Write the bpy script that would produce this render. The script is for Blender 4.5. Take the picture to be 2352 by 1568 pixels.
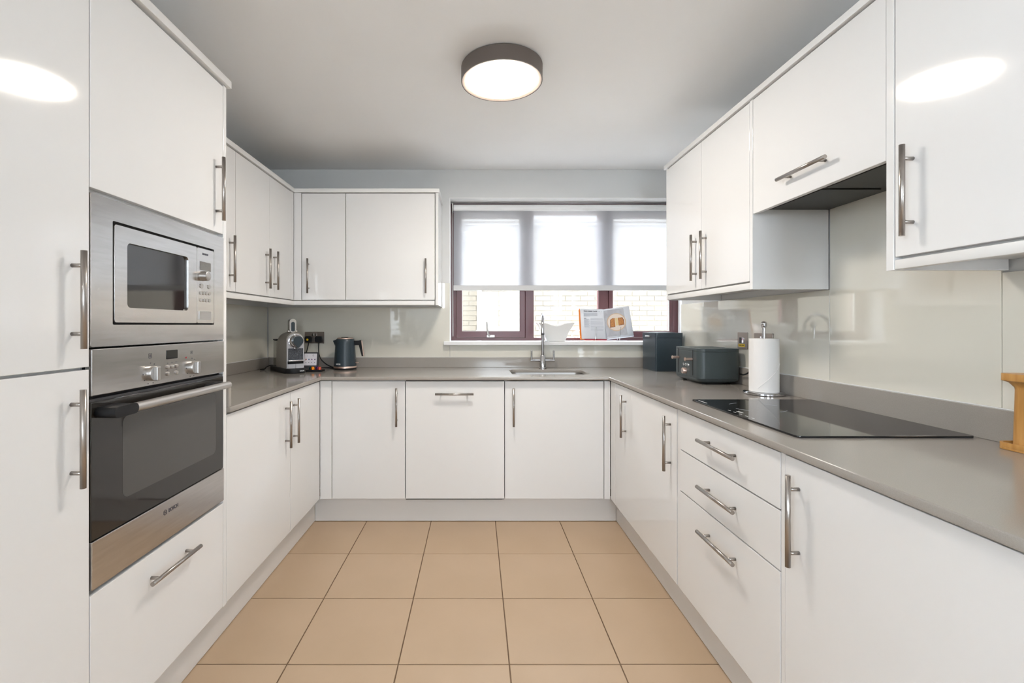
import bpy, bmesh, math, random
from mathutils import Vector, Matrix
random.seed(7)
scene = bpy.context.scene
for o in list(bpy.data.objects): bpy.data.objects.remove(o)
COL = scene.collection
R = math.radians
# ---------------------------------------------------------------- camera (pixels of the 2352x1568 photo)
F, CX, CY, HC = 1060.0, 1094.0, 746.0, 1.206
cam_d = bpy.data.cameras.new('camera'); cam = bpy.data.objects.new('camera', cam_d); COL.objects.link(cam)
cam.location = (0, 0, HC); cam.rotation_euler = (R(90), 0, 0)
cam_d.sensor_width = 36; cam_d.lens = 36*F/2352
cam_d.shift_x = (1176-CX)/2352; cam_d.shift_y = -(784-CY)/2352; cam_d.clip_start = .02
scene.camera = cam
def onX(X, x, y): s = (x-CX)/X; return Vector((X, F/s, HC+(CY-y)/s))
def onY(Y, x, y): s = F/Y; return Vector(((x-CX)/s, Y, HC+(CY-y)/s))
# ---------------------------------------------------------------- world, sun, exposure
w = bpy.data.worlds.new('sky'); scene.world = w; w.use_nodes = True
bg = w.node_tree.nodes['Background']; bg.inputs[0].default_value = (.80, .90, 1, 1); bg.inputs[1].default_value = 4.2
sd = bpy.data.lights.new('sun', 'SUN'); sd.energy = 6.5; sd.angle = R(1.5); sd.color = (1, .97, .93)
sun = bpy.data.objects.new('sun', sd); COL.objects.link(sun); sun.location = (6, -6, 9)
sun.rotation_euler = Vector((-.72, .22, -.66)).to_track_quat('-Z', 'Y').to_euler()
def portal(loc, direction, sx, sy):          # only guides the sampling of the sky through the openings
    d = bpy.data.lights.new('portal', 'AREA'); d.shape = 'RECTANGLE'; d.size = sx; d.size_y = sy
    d.cycles.is_portal = True
    o = bpy.data.objects.new('portal', d); COL.objects.link(o); o.location = loc
    o.rotation_euler = Vector(direction).to_track_quat('-Z', 'Y').to_euler()
portal((.69, 3.70, 1.6), (0, -1, 0), 1.75, 1.1)
portal((-1.72, -1.525, 1.81), (1, 0, 0), .82, 2.15)
portal((.49, -2.84, 1.55), (0, 1, 0), .94, 1.3)
vs = scene.view_settings
vs.view_transform = 'Standard'; vs.look = 'None'; vs.gamma = 1; vs.use_curve_mapping = False
vs.exposure = 2.35
LAMP = 18.5
# ---------------------------------------------------------------- materials
MATS = {}
def mat(name, col, rough=.5, metal=0, spec=.5, coat=0, noise=None, bump=None, emit=None, trans=0, alpha=1, aniso=0, stretch=None):
    m = bpy.data.materials.new(name); m.use_nodes = True; MATS[name] = m
    nt = m.node_tree; p = nt.nodes['Principled BSDF']
    p.inputs['Base Color'].default_value = (*col, 1); p.inputs['Roughness'].default_value = rough
    p.inputs['Metallic'].default_value = metal; p.inputs['Specular IOR Level'].default_value = spec
    p.inputs['Coat Weight'].default_value = coat; p.inputs['Coat Roughness'].default_value = .03
    p.inputs['Transmission Weight'].default_value = trans; p.inputs['Alpha'].default_value = alpha
    if aniso: p.inputs['Anisotropic'].default_value = aniso
    if emit: p.inputs['Emission Color'].default_value = (*emit[0], 1); p.inputs['Emission Strength'].default_value = emit[1]
    if noise or bump:
        tc = nt.nodes.new('ShaderNodeTexCoord'); mp = nt.nodes.new('ShaderNodeMapping')
        nt.links.new(tc.outputs['Object'], mp.inputs[0])
        if stretch: mp.inputs['Scale'].default_value = stretch
    if noise:
        sc, c2, lo, hi = noise
        n = nt.nodes.new('ShaderNodeTexNoise'); n.inputs['Scale'].default_value = sc; n.inputs['Detail'].default_value = 5
        nt.links.new(mp.outputs[0], n.inputs['Vector'])
        r = nt.nodes.new('ShaderNodeValToRGB'); r.color_ramp.elements[0].position = lo; r.color_ramp.elements[1].position = hi
        r.color_ramp.elements[0].color = (*col, 1); r.color_ramp.elements[1].color = (*c2, 1)
        nt.links.new(n.outputs['Fac'], r.inputs[0]); nt.links.new(r.outputs[0], p.inputs['Base Color'])
    if bump:
        sc, st = bump
        n = nt.nodes.new('ShaderNodeTexNoise'); n.inputs['Scale'].default_value = sc; n.inputs['Detail'].default_value = 4
        nt.links.new(mp.outputs[0], n.inputs['Vector'])
        b = nt.nodes.new('ShaderNodeBump'); b.inputs['Strength'].default_value = st; b.inputs['Distance'].default_value = .002
        nt.links.new(n.outputs['Fac'], b.inputs['Height']); nt.links.new(b.outputs[0], p.inputs['Normal'])
    return m
mat('gloss_white', (.82, .815, .81), .07, spec=.5)
mat('white_board', (.80, .795, .785), .35)
mat('plinth_white', (.74, .72, .70), .3)
mat('ceiling_paint', (.90, .895, .89), .9, noise=(3, (.885, .88, .875), .3, .7))
mat('wall_paint', (.72, .725, .72), .85, noise=(4, (.70, .705, .70), .3, .7))
mat('reveal_white', (.85, .85, .85), .6)
mat('tile', (.55, .40, .27), .42, noise=(2.2, (.50, .36, .235), .35, .75), bump=(60, .08))
mat('grout', (.20, .13, .08), .9)
mat('quartz', (.335, .305, .275), .13, noise=(600, (.36, .33, .30), .4, .65))
mat('painted_glass', (.715, .69, .61), .03, spec=.7, coat=.8)
mat('glass_edge', (.75, .76, .72), .2)
mat('steel', (.58, .56, .545), .23, 1, noise=(9, (.52, .50, .485), .35, .7), aniso=.5, stretch=(1, 1, 14))
mat('nickel', (.40, .37, .345), .28, 1, aniso=.4)
mat('chrome', (.60, .60, .62), .08, 1)
mat('chrome_dull', (.50, .485, .47), .36, 1)
mat('black_glass', (.006, .006, .007), .04, spec=.7)
mat('oven_glass', (.018, .016, .014), .05, spec=.7)
mat('oven_inner', (.075, .073, .068), .25)
mat('micro_mesh', (.20, .19, .175), .3, noise=(900, (.12, .115, .105), .4, .6))
mat('black_plastic', (.009, .010, .012), .5, spec=.35)
mat('dark_grey_plastic', (.05, .05, .055), .5)
mat('grey_plastic', (.30, .28, .255), .38, noise=(160, (.33, .31, .285), .4, .6))
mat('silver_plastic', (.50, .50, .53), .35)
mat('bar_white', (.62, .62, .62), .5)
mat('maroon', (.115, .045, .05), .3)
mat('white_plastic', (.85, .85, .85), .35)
mat('navy_paint', (.026, .042, .055), .36, spec=.5)
mat('slate_paint', (.050, .066, .070), .38)
mat('copper', (.66, .50, .43), .4, 1)
mat('paper', (.86, .84, .82), .9, bump=(130, .35))
mat('page', (.80, .82, .87), .7)
mat('page_photo', (.50, .51, .55), .6, noise=(30, (.43, .43, .47), .4, .6))
mat('ink', (.05, .05, .07), .7)
mat('ink_soft', (.60, .62, .68), .7)
mat('orange_cover', (.80, .24, .05), .5)
mat('crimson', (.36, .03, .05), .5)
mat('plate_cream', (.78, .68, .60), .5)
mat('plate_rim', (.62, .45, .30), .5)
mat('toast', (.36, .12, .03), .6, noise=(220, (.60, .27, .07), .4, .6))
mat('toast_dark', (.17, .06, .03), .6)
mat('filling', (.75, .58, .30), .6)
mat('bamboo', (.60, .32, .10), .4, noise=(14, (.46, .215, .05), .35, .7), stretch=(6, 6, .6))
mat('porcelain', (.78, .78, .77), .12, coat=.3)
mat('bronze_lamp', (.13, .105, .09), .45)
mat('lamp_rim', (.75, .60, .50), .4)
mat('red_led', (.4, .01, .03), .3)
mat('sticker_yellow', (.90, .62, .02), .5)
mat('gunmetal', (.35, .31, .28), .33, 1)
mat('cap_teal', (.01, .09, .09), .25, .7)
mat('cap_orange', (.85, .26, .01), .25, .6)
mat('cap_purple', (.10, .02, .14), .25, .7)
mat('cap_red', (.55, .09, .05), .25, .6)
mat('card_white', (.82, .79, .84), .6)
mat('print_red', (.45, .08, .05), .6); mat('print_blue', (.03, .10, .28), .6); mat('print_plum', (.09, .02, .12), .6)
mat('print_white', (.75, .76, .78), .5)
mat('mesh_dark', (.03, .035, .045), .35, noise=(500, (.16, .17, .20), .5, .6))
mat('brick', (.078, .066, .049), .9, noise=(9, (.070, .058, .042), .35, .7))
mat('mortar', (.085, .073, .056), .95)
mat('upvc', (.22, .22, .22), .35)
mat('roof_tile', (.20, .12, .09), .8)
mat('paving', (.56, .54, .50), .9, noise=(5, (.50, .48, .45), .3, .7))
mat('trellis_grey', (.35, .38, .36), .8)
mat('hood_dark', (.035, .035, .03), .45, .3)
# clear panes and tank: transparent with a glossy sheen
def thin_glass(name, tint=(1, 1, 1), refl=.08):
    m = bpy.data.materials.new(name); m.use_nodes = True; MATS[name] = m; nt = m.node_tree; nt.nodes.clear()
    o = nt.nodes.new('ShaderNodeOutputMaterial'); t = nt.nodes.new('ShaderNodeBsdfTransparent'); g = nt.nodes.new('ShaderNodeBsdfGlossy')
    t.inputs[0].default_value = (*tint, 1); g.inputs['Roughness'].default_value = .02
    lw = nt.nodes.new('ShaderNodeLayerWeight'); lw.inputs[0].default_value = .25
    mx = nt.nodes.new('ShaderNodeMixShader'); mu = nt.nodes.new('ShaderNodeMath'); mu.operation = 'MULTIPLY_ADD'; mu.inputs[1].default_value = .6; mu.inputs[2].default_value = refl*.4
    nt.links.new(lw.outputs['Fresnel'], mu.inputs[0]); nt.links.new(mu.outputs[0], mx.inputs[0])
    nt.links.new(t.outputs[0], mx.inputs[1]); nt.links.new(g.outputs[0], mx.inputs[2]); nt.links.new(mx.outputs[0], o.inputs[0])
thin_glass('pane'); thin_glass('tank', (.80, .80, .78), .2)
def fabric(name):
    m = bpy.data.materials.new(name); m.use_nodes = True; MATS[name] = m; nt = m.node_tree; nt.nodes.clear()
    o = nt.nodes.new('ShaderNodeOutputMaterial'); t = nt.nodes.new('ShaderNodeBsdfTransparent'); l = nt.nodes.new('ShaderNodeBsdfTranslucent'); d = nt.nodes.new('ShaderNodeBsdfDiffuse')
    l.inputs[0].default_value = (.53, .54, .57, 1); d.inputs[0].default_value = (.72, .73, .75, 1); t.inputs[0].default_value = (1, 1, 1, 1)
    a = nt.nodes.new('ShaderNodeMixShader'); a.inputs[0].default_value = .45; b = nt.nodes.new('ShaderNodeMixShader'); b.inputs[0].default_value = .42
    nt.links.new(l.outputs[0], a.inputs[1]); nt.links.new(d.outputs[0], a.inputs[2]); nt.links.new(a.outputs[0], b.inputs[1]); nt.links.new(t.outputs[0], b.inputs[2]); nt.links.new(b.outputs[0], o.inputs[0])
fabric('blind_fabric')
def diffuser():
    m = bpy.data.materials.new('lamp_diffuser'); m.use_nodes = True; MATS['lamp_diffuser'] = m; nt = m.node_tree; nt.nodes.clear()
    o = nt.nodes.new('ShaderNodeOutputMaterial'); e = nt.nodes.new('ShaderNodeEmission'); tc = nt.nodes.new('ShaderNodeTexCoord')
    ln = nt.nodes.new('ShaderNodeVectorMath'); ln.operation = 'LENGTH'; nt.links.new(tc.outputs['Object'], ln.inputs[0])
    mr = nt.nodes.new('ShaderNodeMapRange'); mr.inputs[1].default_value = .06; mr.inputs[2].default_value = .162; nt.links.new(ln.outputs['Value'], mr.inputs[0])
    c = nt.nodes.new('ShaderNodeValToRGB'); c.color_ramp.elements[0].color = (1, .945, .87, 1); c.color_ramp.elements[1].color = (.16, .135, .11, 1)
    e1 = c.color_ramp.elements.new(.75); e1.color = (.85, .78, .68, 1)
    nt.links.new(mr.outputs[0], c.inputs[0]); nt.links.new(c.outputs[0], e.inputs[0]); e.inputs[1].default_value = LAMP; nt.links.new(e.outputs[0], o.inputs[0])
diffuser()
# ---------------------------------------------------------------- mesh helpers
def B(bm, x0, x1, y0, y1, z0, z1, M=None):
    v = [bm.verts.new(p) for p in ((x0,y0,z0),(x1,y0,z0),(x1,y1,z0),(x0,y1,z0),(x0,y0,z1),(x1,y0,z1),(x1,y1,z1),(x0,y1,z1))]
    for f in ((3,2,1,0),(4,5,6,7),(0,1,5,4),(1,2,6,5),(2,3,7,6),(3,0,4,7)): bm.faces.new([v[i] for i in f])
    if M: bmesh.ops.transform(bm, matrix=M, verts=v)
    return bm
def box(*a, M=None): return B(bmesh.new(), *a, M=M)
def ring_faces(bm, rings, cap=True):
    n = len(rings[0])
    for a, b in zip(rings, rings[1:]):
        for i in range(n): bm.faces.new((a[i], a[(i+1) % n], b[(i+1) % n], b[i]))
    if cap: bm.faces.new(list(reversed(rings[0]))); bm.faces.new(rings[-1])
def cyl(p0, p1, r0, r1=None, seg=18, bm=None, cap=True):
    bm = bm or bmesh.new(); p0, p1 = Vector(p0), Vector(p1); r1 = r0 if r1 is None else r1
    q = (p1-p0).to_track_quat('Z', 'Y'); rings = []
    for p, r in ((p0, r0), (p1, r1)):
        rings.append([bm.verts.new(p+q @ Vector((r*math.cos(t), r*math.sin(t), 0))) for t in (2*math.pi*i/seg for i in range(seg))])
    ring_faces(bm, rings, cap); return bm
def lathe(prof, c=(0, 0, 0), seg=32, bm=None, cap=True, M=None):
    bm = bm or bmesh.new(); rings = []; c = Vector(c)
    for r, z in prof:
        rings.append([bm.verts.new(c+Vector((r*math.cos(t), r*math.sin(t), z))) for t in (2*math.pi*i/seg for i in range(seg))])
    ring_faces(bm, rings, cap)
    if M: bmesh.ops.transform(bm, matrix=M, verts=[v for rg in rings for v in rg])
    return bm
def tube(pts, r, seg=10, bm=None, smooth_n=0):
    bm = bm or bmesh.new(); pts = [Vector(p) for p in pts]
    if smooth_n:                                   # catmull-rom
        out = []; P = [pts[0]]+pts+[pts[-1]]
        for i in range(1, len(P)-2):
            for k in range(smooth_n):
                t = k/smooth_n; a, b, c, d = P[i-1:i+3]
                out.append(.5*((2*b)+(c-a)*t+(2*a-5*b+4*c-d)*t*t+(3*b-a-3*c+d)*t**3))
        pts = out+[pts[-1]]
    rings = []; up = None
    for i, p in enumerate(pts):
        d = (pts[min(i+1, len(pts)-1)]-pts[max(i-1, 0)]).normalized()
        if up is None: up = d.orthogonal().normalized()
        up = (up-d*up.dot(d)).normalized(); s = d.cross(up)
        rr = r[i] if isinstance(r, (list, tuple)) else r
        rings.append([bm.verts.new(p+(up*math.cos(t)+s*math.sin(t))*rr) for t in (2*math.pi*k/seg for k in range(seg))])
    ring_faces(bm, rings); return bm
def prism(loops, z0, z1, M=None):                  # outline with holes in local xy, extruded along local z
    cu = bpy.data.curves.new('t', 'CURVE'); cu.dimensions = '2D'; cu.fill_mode = 'BOTH'; cu.extrude = (z1-z0)/2
    for lp in loops:
        s = cu.splines.new('POLY'); s.points.add(len(lp)-1); s.use_cyclic_u = True
        for p, q in zip(s.points, lp): p.co = (q[0], q[1], 0, 1)
    ob = bpy.data.objects.new('t', cu); me = bpy.data.meshes.new_from_object(ob)
    bm = bmesh.new(); bm.from_mesh(me)
    bpy.data.objects.remove(ob); bpy.data.curves.remove(cu); bpy.data.meshes.remove(me)
    bmesh.ops.remove_doubles(bm, verts=bm.verts, dist=1e-6)
    bmesh.ops.translate(bm, verts=bm.verts, vec=(0, 0, (z0+z1)/2))
    if M: bm.transform(M)
    bmesh.ops.recalc_face_normals(bm, faces=bm.faces)
    return bm
def rect(x0, x1, y0, y1, r=0, n=6):
    if not r: return [(x0, y0), (x1, y0), (x1, y1), (x0, y1)]
    out = []
    for cx, cy, a in ((x1-r, y0+r, -90), (x1-r, y1-r, 0), (x0+r, y1-r, 90), (x0+r, y0+r, 180)):
        for i in range(n+1): t = R(a+90*i/n); out.append((cx+r*math.cos(t), cy+r*math.sin(t)))
    return out
def circ(cx, cy, r, n=24): return [(cx+r*math.cos(2*math.pi*i/n), cy+r*math.sin(2*math.pi*i/n)) for i in range(n)]
# frames: local x = right as seen, y = up, z = out of the surface towards the viewer
def frame(k, o=(0, 0, 0)):
    c = {'L': ((0,1,0),(0,0,1),(1,0,0)), 'R': ((0,-1,0),(0,0,1),(-1,0,0)), 'B': ((1,0,0),(0,0,1),(0,-1,0)), 'T': ((1,0,0),(0,1,0),(0,0,1))}[k]
    m = Matrix([[c[j][i] for j in range(3)]+[o[i]] for i in range(3)]+[[0,0,0,1]])
    return m
def obj(name, bm, m, parent=None, bevel=0, smooth=False, kind=None, segs=2):
    if isinstance(bm, bpy.types.Mesh): me = bm
    else: me = bpy.data.meshes.new(name); bm.to_mesh(me); bm.free()
    if not me.materials: me.materials.append(MATS[m])
    if smooth:
        for p in me.polygons: p.use_smooth = True
        try: me.set_sharp_from_angle(angle=R(40))
        except Exception: pass
    o = bpy.data.objects.new(name, me); COL.objects.link(o)
    if parent is not None:
        o.parent = parent
        if parent.type == 'EMPTY': o.matrix_parent_inverse = Matrix.Translation(parent.location).inverted() if not parent.get('_rot') else Matrix()
    if bevel:
        b = o.modifiers.new('bevel', 'BEVEL'); b.width = bevel; b.segments = segs; b.limit_method = 'ANGLE'; b.angle_limit = R(40); b.harden_normals = False
    if kind: o['kind'] = kind
    return o
def tag(o, label, cat, group=None):
    o['label'] = label; o['category'] = cat
    if group: o['group'] = group
    return o
def thing(name, label, cat, loc=(0, 0, 0), group=None, rotz=None):
    o = bpy.data.objects.new(name, None); COL.objects.link(o); o.location = loc; o.empty_display_size = .05
    if rotz is not None: o.rotation_euler = (0, 0, rotz); o['_rot'] = 1     # parts given in local coordinates
    return tag(o, label, cat, group)
def struct(name, bm, m, parent=None, **k):
    return obj(name, bm, m, parent, kind='structure' if parent is None else None, **k)
def text(s, size, M, m, name, parent, ext=.0003, width=None, bold=0, align='CENTER'):
    cu = bpy.data.curves.new('t', 'FONT'); cu.body = s; cu.size = size; cu.align_x = align; cu.align_y = 'CENTER'; cu.extrude = ext; cu.offset = bold
    ob = bpy.data.objects.new('t', cu); me = bpy.data.meshes.new_from_object(ob); bpy.data.objects.remove(ob)
    if width:
        xs = [v.co.x for v in me.vertices]; k = width/(max(xs)-min(xs)); me.transform(Matrix.Diagonal((k, 1, 1, 1)))
    me.transform(M); me.materials.clear(); return obj(name, me, m, parent)
# bar handle, shared mesh: local y along the bar, z out of the door
def _h():
    bm = bmesh.new(); cyl((0, -.115, .028), (0, .115, .028), .0065, seg=16, bm=bm)
    for s in (-.08, .08): cyl((0, s, 0), (0, s, .028), .0048, seg=12, bm=bm)
    me = bpy.data.meshes.new('handle'); bm.to_mesh(me); bm.free(); me.materials.append(MATS['nickel'])
    for p in me.polygons: p.use_smooth = len(p.vertices) == 4
    return me
HANDLE = _h()
def handle(parent, k, pos, horiz=False):
    o = bpy.data.objects.new('handle', HANDLE); COL.objects.link(o); o.parent = parent
    o.matrix_local = frame(k, pos) @ (Matrix.Rotation(R(90), 4, 'Z') if horiz else Matrix())
    o['label'] = 'brushed nickel bar handle'
    return o
DT = .019
def door(parent, k, d, u0, u1, v0, v1, name='door'):   # d = front plane; u = Y (L, R) or X (B); v = Z
    g = .0013
    if k == 'L': bm = box(d-DT, d, u0+g, u1-g, v0+g, v1-g)
    elif k == 'R': bm = box(d, d+DT, u0+g, u1-g, v0+g, v1-g)
    else: bm = box(u0+g, u1-g, d, d+DT, v0+g, v1-g)
    return obj(name, bm, 'gloss_white', parent, bevel=.0012)
# ================================================================ SETTING
XL, XR, YB, ZC = -1.542, 1.412, 3.405, 2.352
WL, WR, WB, WT = -.1987, 1.560, 1.058, 2.145       # kitchen window opening
struct('wall_back', prism([rect(XL-.12, 1.75, -.1, ZC), rect(WL, WR, WB, WT)], -3.66, -YB, frame('B')), 'wall_paint')
struct('wall_left', prism([rect(-2.7, YB-.001, -.1, ZC), rect(-2.60, -.45, 1.40, 2.22)], XL-.12, XL, frame('L')), 'wall_paint')
bm = box(XR, 1.75, -2.7, 3.17, -.1, ZC); B(bm, 1.572, 1.75, 3.171, YB-.001, -.1, ZC); struct('wall_right', bm, 'wall_paint')
struct('wall_rear', prism([rect(XL-.12, 1.75, -.1, ZC), rect(.02, .96, .90, 2.20)], 2.701, 2.82, frame('B')), 'wall_paint')
w3 = bpy.data.objects.new('added_window_3', None); COL.objects.link(w3); w3.location = (.49, -2.76, .9); w3['kind'] = 'structure'  # rear window added out of view to bring in daylight
struct('ceiling', box(XL-.12, 1.75, -2.82, 3.66, ZC+.001, ZC+.16), 'ceiling_paint')
fl = struct('floor', box(XL, XR, -2.7, YB, -.06, -.0035), 'grout')
TW, TD = .3952, .3965; full = None
xs = [-.673+TW*i for i in range(-3, 7)]; ys = [2.434-TD*i for i in range(-2, 15)]
for yt in ys:
    for x in xs:
        y0, y1, x0, x1 = yt-TD, yt, x, x+TW
        lx, rx = (-1.03, .90) if y1 > .52 else (XL+.004, XR-.004)
        X0, X1, Y0, Y1 = max(x0, lx), min(x1, rx), max(y0, -2.69), min(y1, 2.87)
        if X1-X0 < .02 or Y1-Y0 < .02: continue
        g = .0022
        if X1-X0 > TW-1e-4 and Y1-Y0 > TD-1e-4:
            if full is None:
                b = box(-TW/2+g, TW/2-g, -TD/2+g, TD/2-g, -.003, 0); bmesh.ops.bevel(b, geom=[e for e in b.edges if all(v.co.z > -.001 for v in e.verts)], offset=.0012, segments=1, affect='EDGES')
                full = bpy.data.meshes.new('tile'); b.to_mesh(full); b.free(); full.materials.append(MATS['tile'])
            t = obj('tile', full, 'tile', fl); t.location = ((X0+X1)/2, (Y0+Y1)/2, 0)
        else:
            cx, cy = (X0+X1)/2, (Y0+Y1)/2
            t = obj('tile', box(X0+g-cx, X1-g-cx, Y0+g-cy, Y1-g-cy, -.003, 0), 'tile', fl); t.location = (cx, cy, 0)
# kitchen window
YF = 3.56; sF = F/YF
fx = lambda x: (x-CX)/sF
fz = lambda y: HC+(CY-y)/sF
win = bpy.data.objects.new('window_1', None); COL.objects.link(win); win.location = (.68, YF, WB); win['kind'] = 'structure'
ZB = 1.0865
holes = [(1048, 1206.5), (1226, 1375), (1397.5, 1543.5)]
obj('window_frame', prism([rect(WL+.002, WR-.002, ZB, WT-.002)]+[rect(fx(a), fx(b), fz(775.5), 2.066) for a, b in holes], -YF-.06, -YF, frame('B')), 'maroon', win, bevel=.003)
for i in (0, 2):
    a, b = holes[i]; a += .6; b -= .6
    pa, pb = (1061, 1193.5) if i == 0 else (1407, 1537)
    sh = obj('sash', prism([rect(fx(a), fx(b), fz(775.0), 2.064), rect(fx(pa), fx(pb), fz(760.5), 2.028)], -YF-.045, -YF+.008, frame('B')), 'maroon', win, bevel=.003)
    obj('pane', box(fx(pa)-.004, fx(pb)+.004, YF+.02, YF+.024, fz(760.5)-.004, 2.032), 'pane', sh)
    bd = .0045
    obj('bead', prism([rect(fx(pa), fx(pb), fz(760.5), 2.028), rect(fx(pa)+bd, fx(pb)-bd, fz(760.5)+bd, 2.028-bd)], -YF-.019, -YF+.003, frame('B')), 'glass_edge', sh)
a, b = holes[1]
obj('pane', box(fx(a)-.004, fx(b)+.004, YF+.02, YF+.024, fz(775.5)-.004, 2.07), 'pane', win)
bm = box(fx(1118), fx(1136), YF-.016, YF-.009, fz(774.5), fz(769)); tube([(fx(1124), YF-.02, fz(771)), (fx(1121), YF-.04, fz(766)), (fx(1119), YF-.045, fz(755)), (fx(1118), YF-.047, fz(739))], [.008, .008, .006, .005], bm=bm)
obj('window_catch', bm, 'chrome_dull', win, bevel=.001)
obj('window_sill', box(-.237, 1.568, 3.352, YF-.001, WB+.0005, ZB-.001), 'reveal_white', win, bevel=.003)
bm = box(WL+.0005, WR-.0005, YB-.0005, YF-.001, WT-.005, WT-.0003); B(bm, WL+.0003, WL+.005, YB-.0005, YF-.001, ZB, WT-.0055); B(bm, WR-.005, WR-.0003, YB-.0005, YF-.001, ZB, WT-.0055)
obj('reveal_lining', bm, 'reveal_white', win)
# unseen window added in the left wall behind the camera for more daylight
w2 = bpy.data.objects.new('added_window_2', None); COL.objects.link(w2); w2.location = (XL, -1.525, 1.4); w2['kind'] = 'structure'
obj('window_frame', prism([rect(-2.597, -.453, 1.403, 2.217), rect(-2.54, -1.55, 1.46, 2.16), rect(-1.50, -.51, 1.46, 2.16)], XL-.10, XL-.04, frame('L')), 'white_plastic', w2, bevel=.003)
for a in (-2.544, -1.504): obj('pane', box(XL-.072, XL-.068, a, a+.998, 1.456, 2.164), 'pane', w2)
obj('window_frame', prism([rect(.023, .957, .903, 2.197), rect(.08, .465, .96, 2.14), rect(.515, .90, .96, 2.14)], 2.73, 2.79, frame('B')), 'white_plastic', w3, bevel=.003)
for a in (.076, .511): obj('pane', box(a, a+.393, -2.762, -2.758, .956, 2.144), 'pane', w3)
# ================================================================ OUTSIDE
tag(struct('ground_outside', box(-14, 14, -10, 30, -.30, -.2), 'paving'), 'paved yard beyond the window', 'ground')
YN = 7.0
nb = thing('neighbouring_house', 'sunlit buff brick house wall seen through the window', 'building', (1.5, YN, -.2))
obj('wall', box(-6, 9, YN+.005, YN+.3, -.2, 2.80), 'mortar', nb)
bw, bh = .225, .075; brick = bpy.data.meshes.new('brick'); t = box(-.1075, .1075, 0, .03, 0, .065); t.to_mesh(brick); t.free(); brick.materials.append(MATS['brick'])
rest = bmesh.new(); n = 0
for r in range(-2, 40):
    z = r*bh
    if z > 2.72: break
    for c in range(-20, 34):
        x = c*bw+(bw/2 if r % 2 else 0)
        if -.55 < x < 3.25 and .98 < z < 2.2 and n < 300:
            o = obj('brick', brick, 'brick', nb); o.location = Vector((x, YN+random.uniform(-.003, .003), z)); n += 1
        elif x > -4.4 and x < 7.4: B(rest, x-.1075, x+.1075, YN, YN+.03, z, z+.065)
obj('brickwork', rest, 'brick', nb, kind='stuff')
obj('gutter', cyl((-6, YN-.08, 2.80), (9, YN-.08, 2.80), .055, seg=14), 'upvc', nb)
obj('fascia', box(-6, 9, YN-.02, YN+.011, 2.72, 2.92), 'upvc', nb)
obj('roof', prism([[(-.16, 2.86), (3.5, 4.9), (3.5, 5.0), (-.16, 2.96)]], -6, 9, Matrix(((0,0,1,0),(1,0,0,YN),(0,1,0,0),(0,0,0,1)))), 'roof_tile', nb)
dp = thing('downpipe', 'white plastic downpipe with square hopper on the brick wall', 'drainpipe', (.045, YN-.09, -.2))
obj('pipe', cyl((.045, YN-.06, -.2), (.045, YN-.06, 2.42), .034, seg=18), 'upvc', dp, smooth=True)
obj('hopper', prism([[(-.05, 2.36), (.14, 2.36), (.155, 2.44), (.23, 2.46), (.23, 2.60), (-.14, 2.60), (-.14, 2.46), (-.065, 2.44)]], -YN+.002, -YN+.14, frame('B')), 'upvc', dp)
obj('collar', cyl((.045, YN-.06, 1.04), (.045, YN-.06, 1.13), .045, seg=18), 'upvc', dp, smooth=True)
obj('pipe_bracket', box(-.02, .11, YN-.03, YN-.002, 1.06, 1.11), 'upvc', dp)
vn = thing('wall_vent', 'small grey vent cover on the sunlit brick wall', 'vent', (1.65, YN-.02, 2.35)); p = onY(YN-.02, 1344, 560)
bm = box(p.x-.06, p.x+.06, YN-.035, YN-.004, p.z-.12, p.z+.12)
for i in range(5): B(bm, p.x-.05, p.x+.05, YN-.042, YN-.035, p.z-.1+i*.045, p.z-.075+i*.045)
obj('cover', bm, 'trellis_grey', vn)
tr = thing('garden_trellis', 'low arched lattice panel in the yard beyond the white bowl', 'trellis', (1.22, 5.6, -.2))
cxT, zT, rT = 1.255, 1.035, .105
obj('arch', tube([(cxT+rT*math.cos(R(a)), 5.6, zT+.0+rT*math.sin(R(a))) for a in range(0, 181, 15)], .008), 'trellis_grey', tr)
for s in (-1, 1):
    obj('post', box(cxT+s*rT-.008, cxT+s*rT+.008, 5.592, 5.608, -.2, zT), 'trellis_grey', tr)
    for i in range(-3, 4):
        obj('slat', tube([(cxT+i*.05-s*.055, 5.6+s*.006, .93), (cxT+i*.05+s*.055, 5.6+s*.006, 1.07)] if abs(i) < 2 else [(cxT+i*.04-s*.02, 5.6+s*.006, .93), (cxT+i*.04, 5.6+s*.006, .98)], .004, seg=6), 'trellis_grey', tr)
# ================================================================ WALL LINING
tag(obj('splashback_panel', box(XL+.0005, XL+.007, 1.769, 3.388, .970, 1.336), 'painted_glass', bevel=.001), 'sage grey glass splashback beside the coffee machine, on the wall left of the socket', 'splashback')
tag(obj('splashback_panel', prism([[(-1.531, .970), (-.196, .970), (-.196, 1.514), (-.252, 1.514), (-.252, 1.336), (-1.531, 1.336)]], -YB+.0005, -YB+.007, frame('B')), 'painted_glass', bevel=.001), 'sage grey glass splashback behind the kettle and double socket', 'splashback')
tag(obj('splashback_panel', box(-.194, 1.401, YB-.007, YB-.0005, .970, 1.0565), 'painted_glass', bevel=.001), 'low glass splashback strip under the window sill behind the tap', 'splashback')
PG = XR-.007
tag(obj('splashback_panel', box(PG, XR-.0005, 1.836, 3.168, .984, 1.346), 'painted_glass', bevel=.001), 'sage grey glass splashback behind the toaster and kitchen roll', 'splashback')
tag(obj('splashback_panel', box(PG, XR-.0005, 1.235, 1.834, .984, 1.70), 'painted_glass', bevel=.001), 'tall sage grey glass splashback behind the hob', 'splashback')
tag(obj('splashback_panel', box(PG, XR-.0005, .50, 1.233, .984, 1.346), 'painted_glass', bevel=.001), 'sage grey glass splashback behind the bamboo stand', 'splashback')
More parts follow.
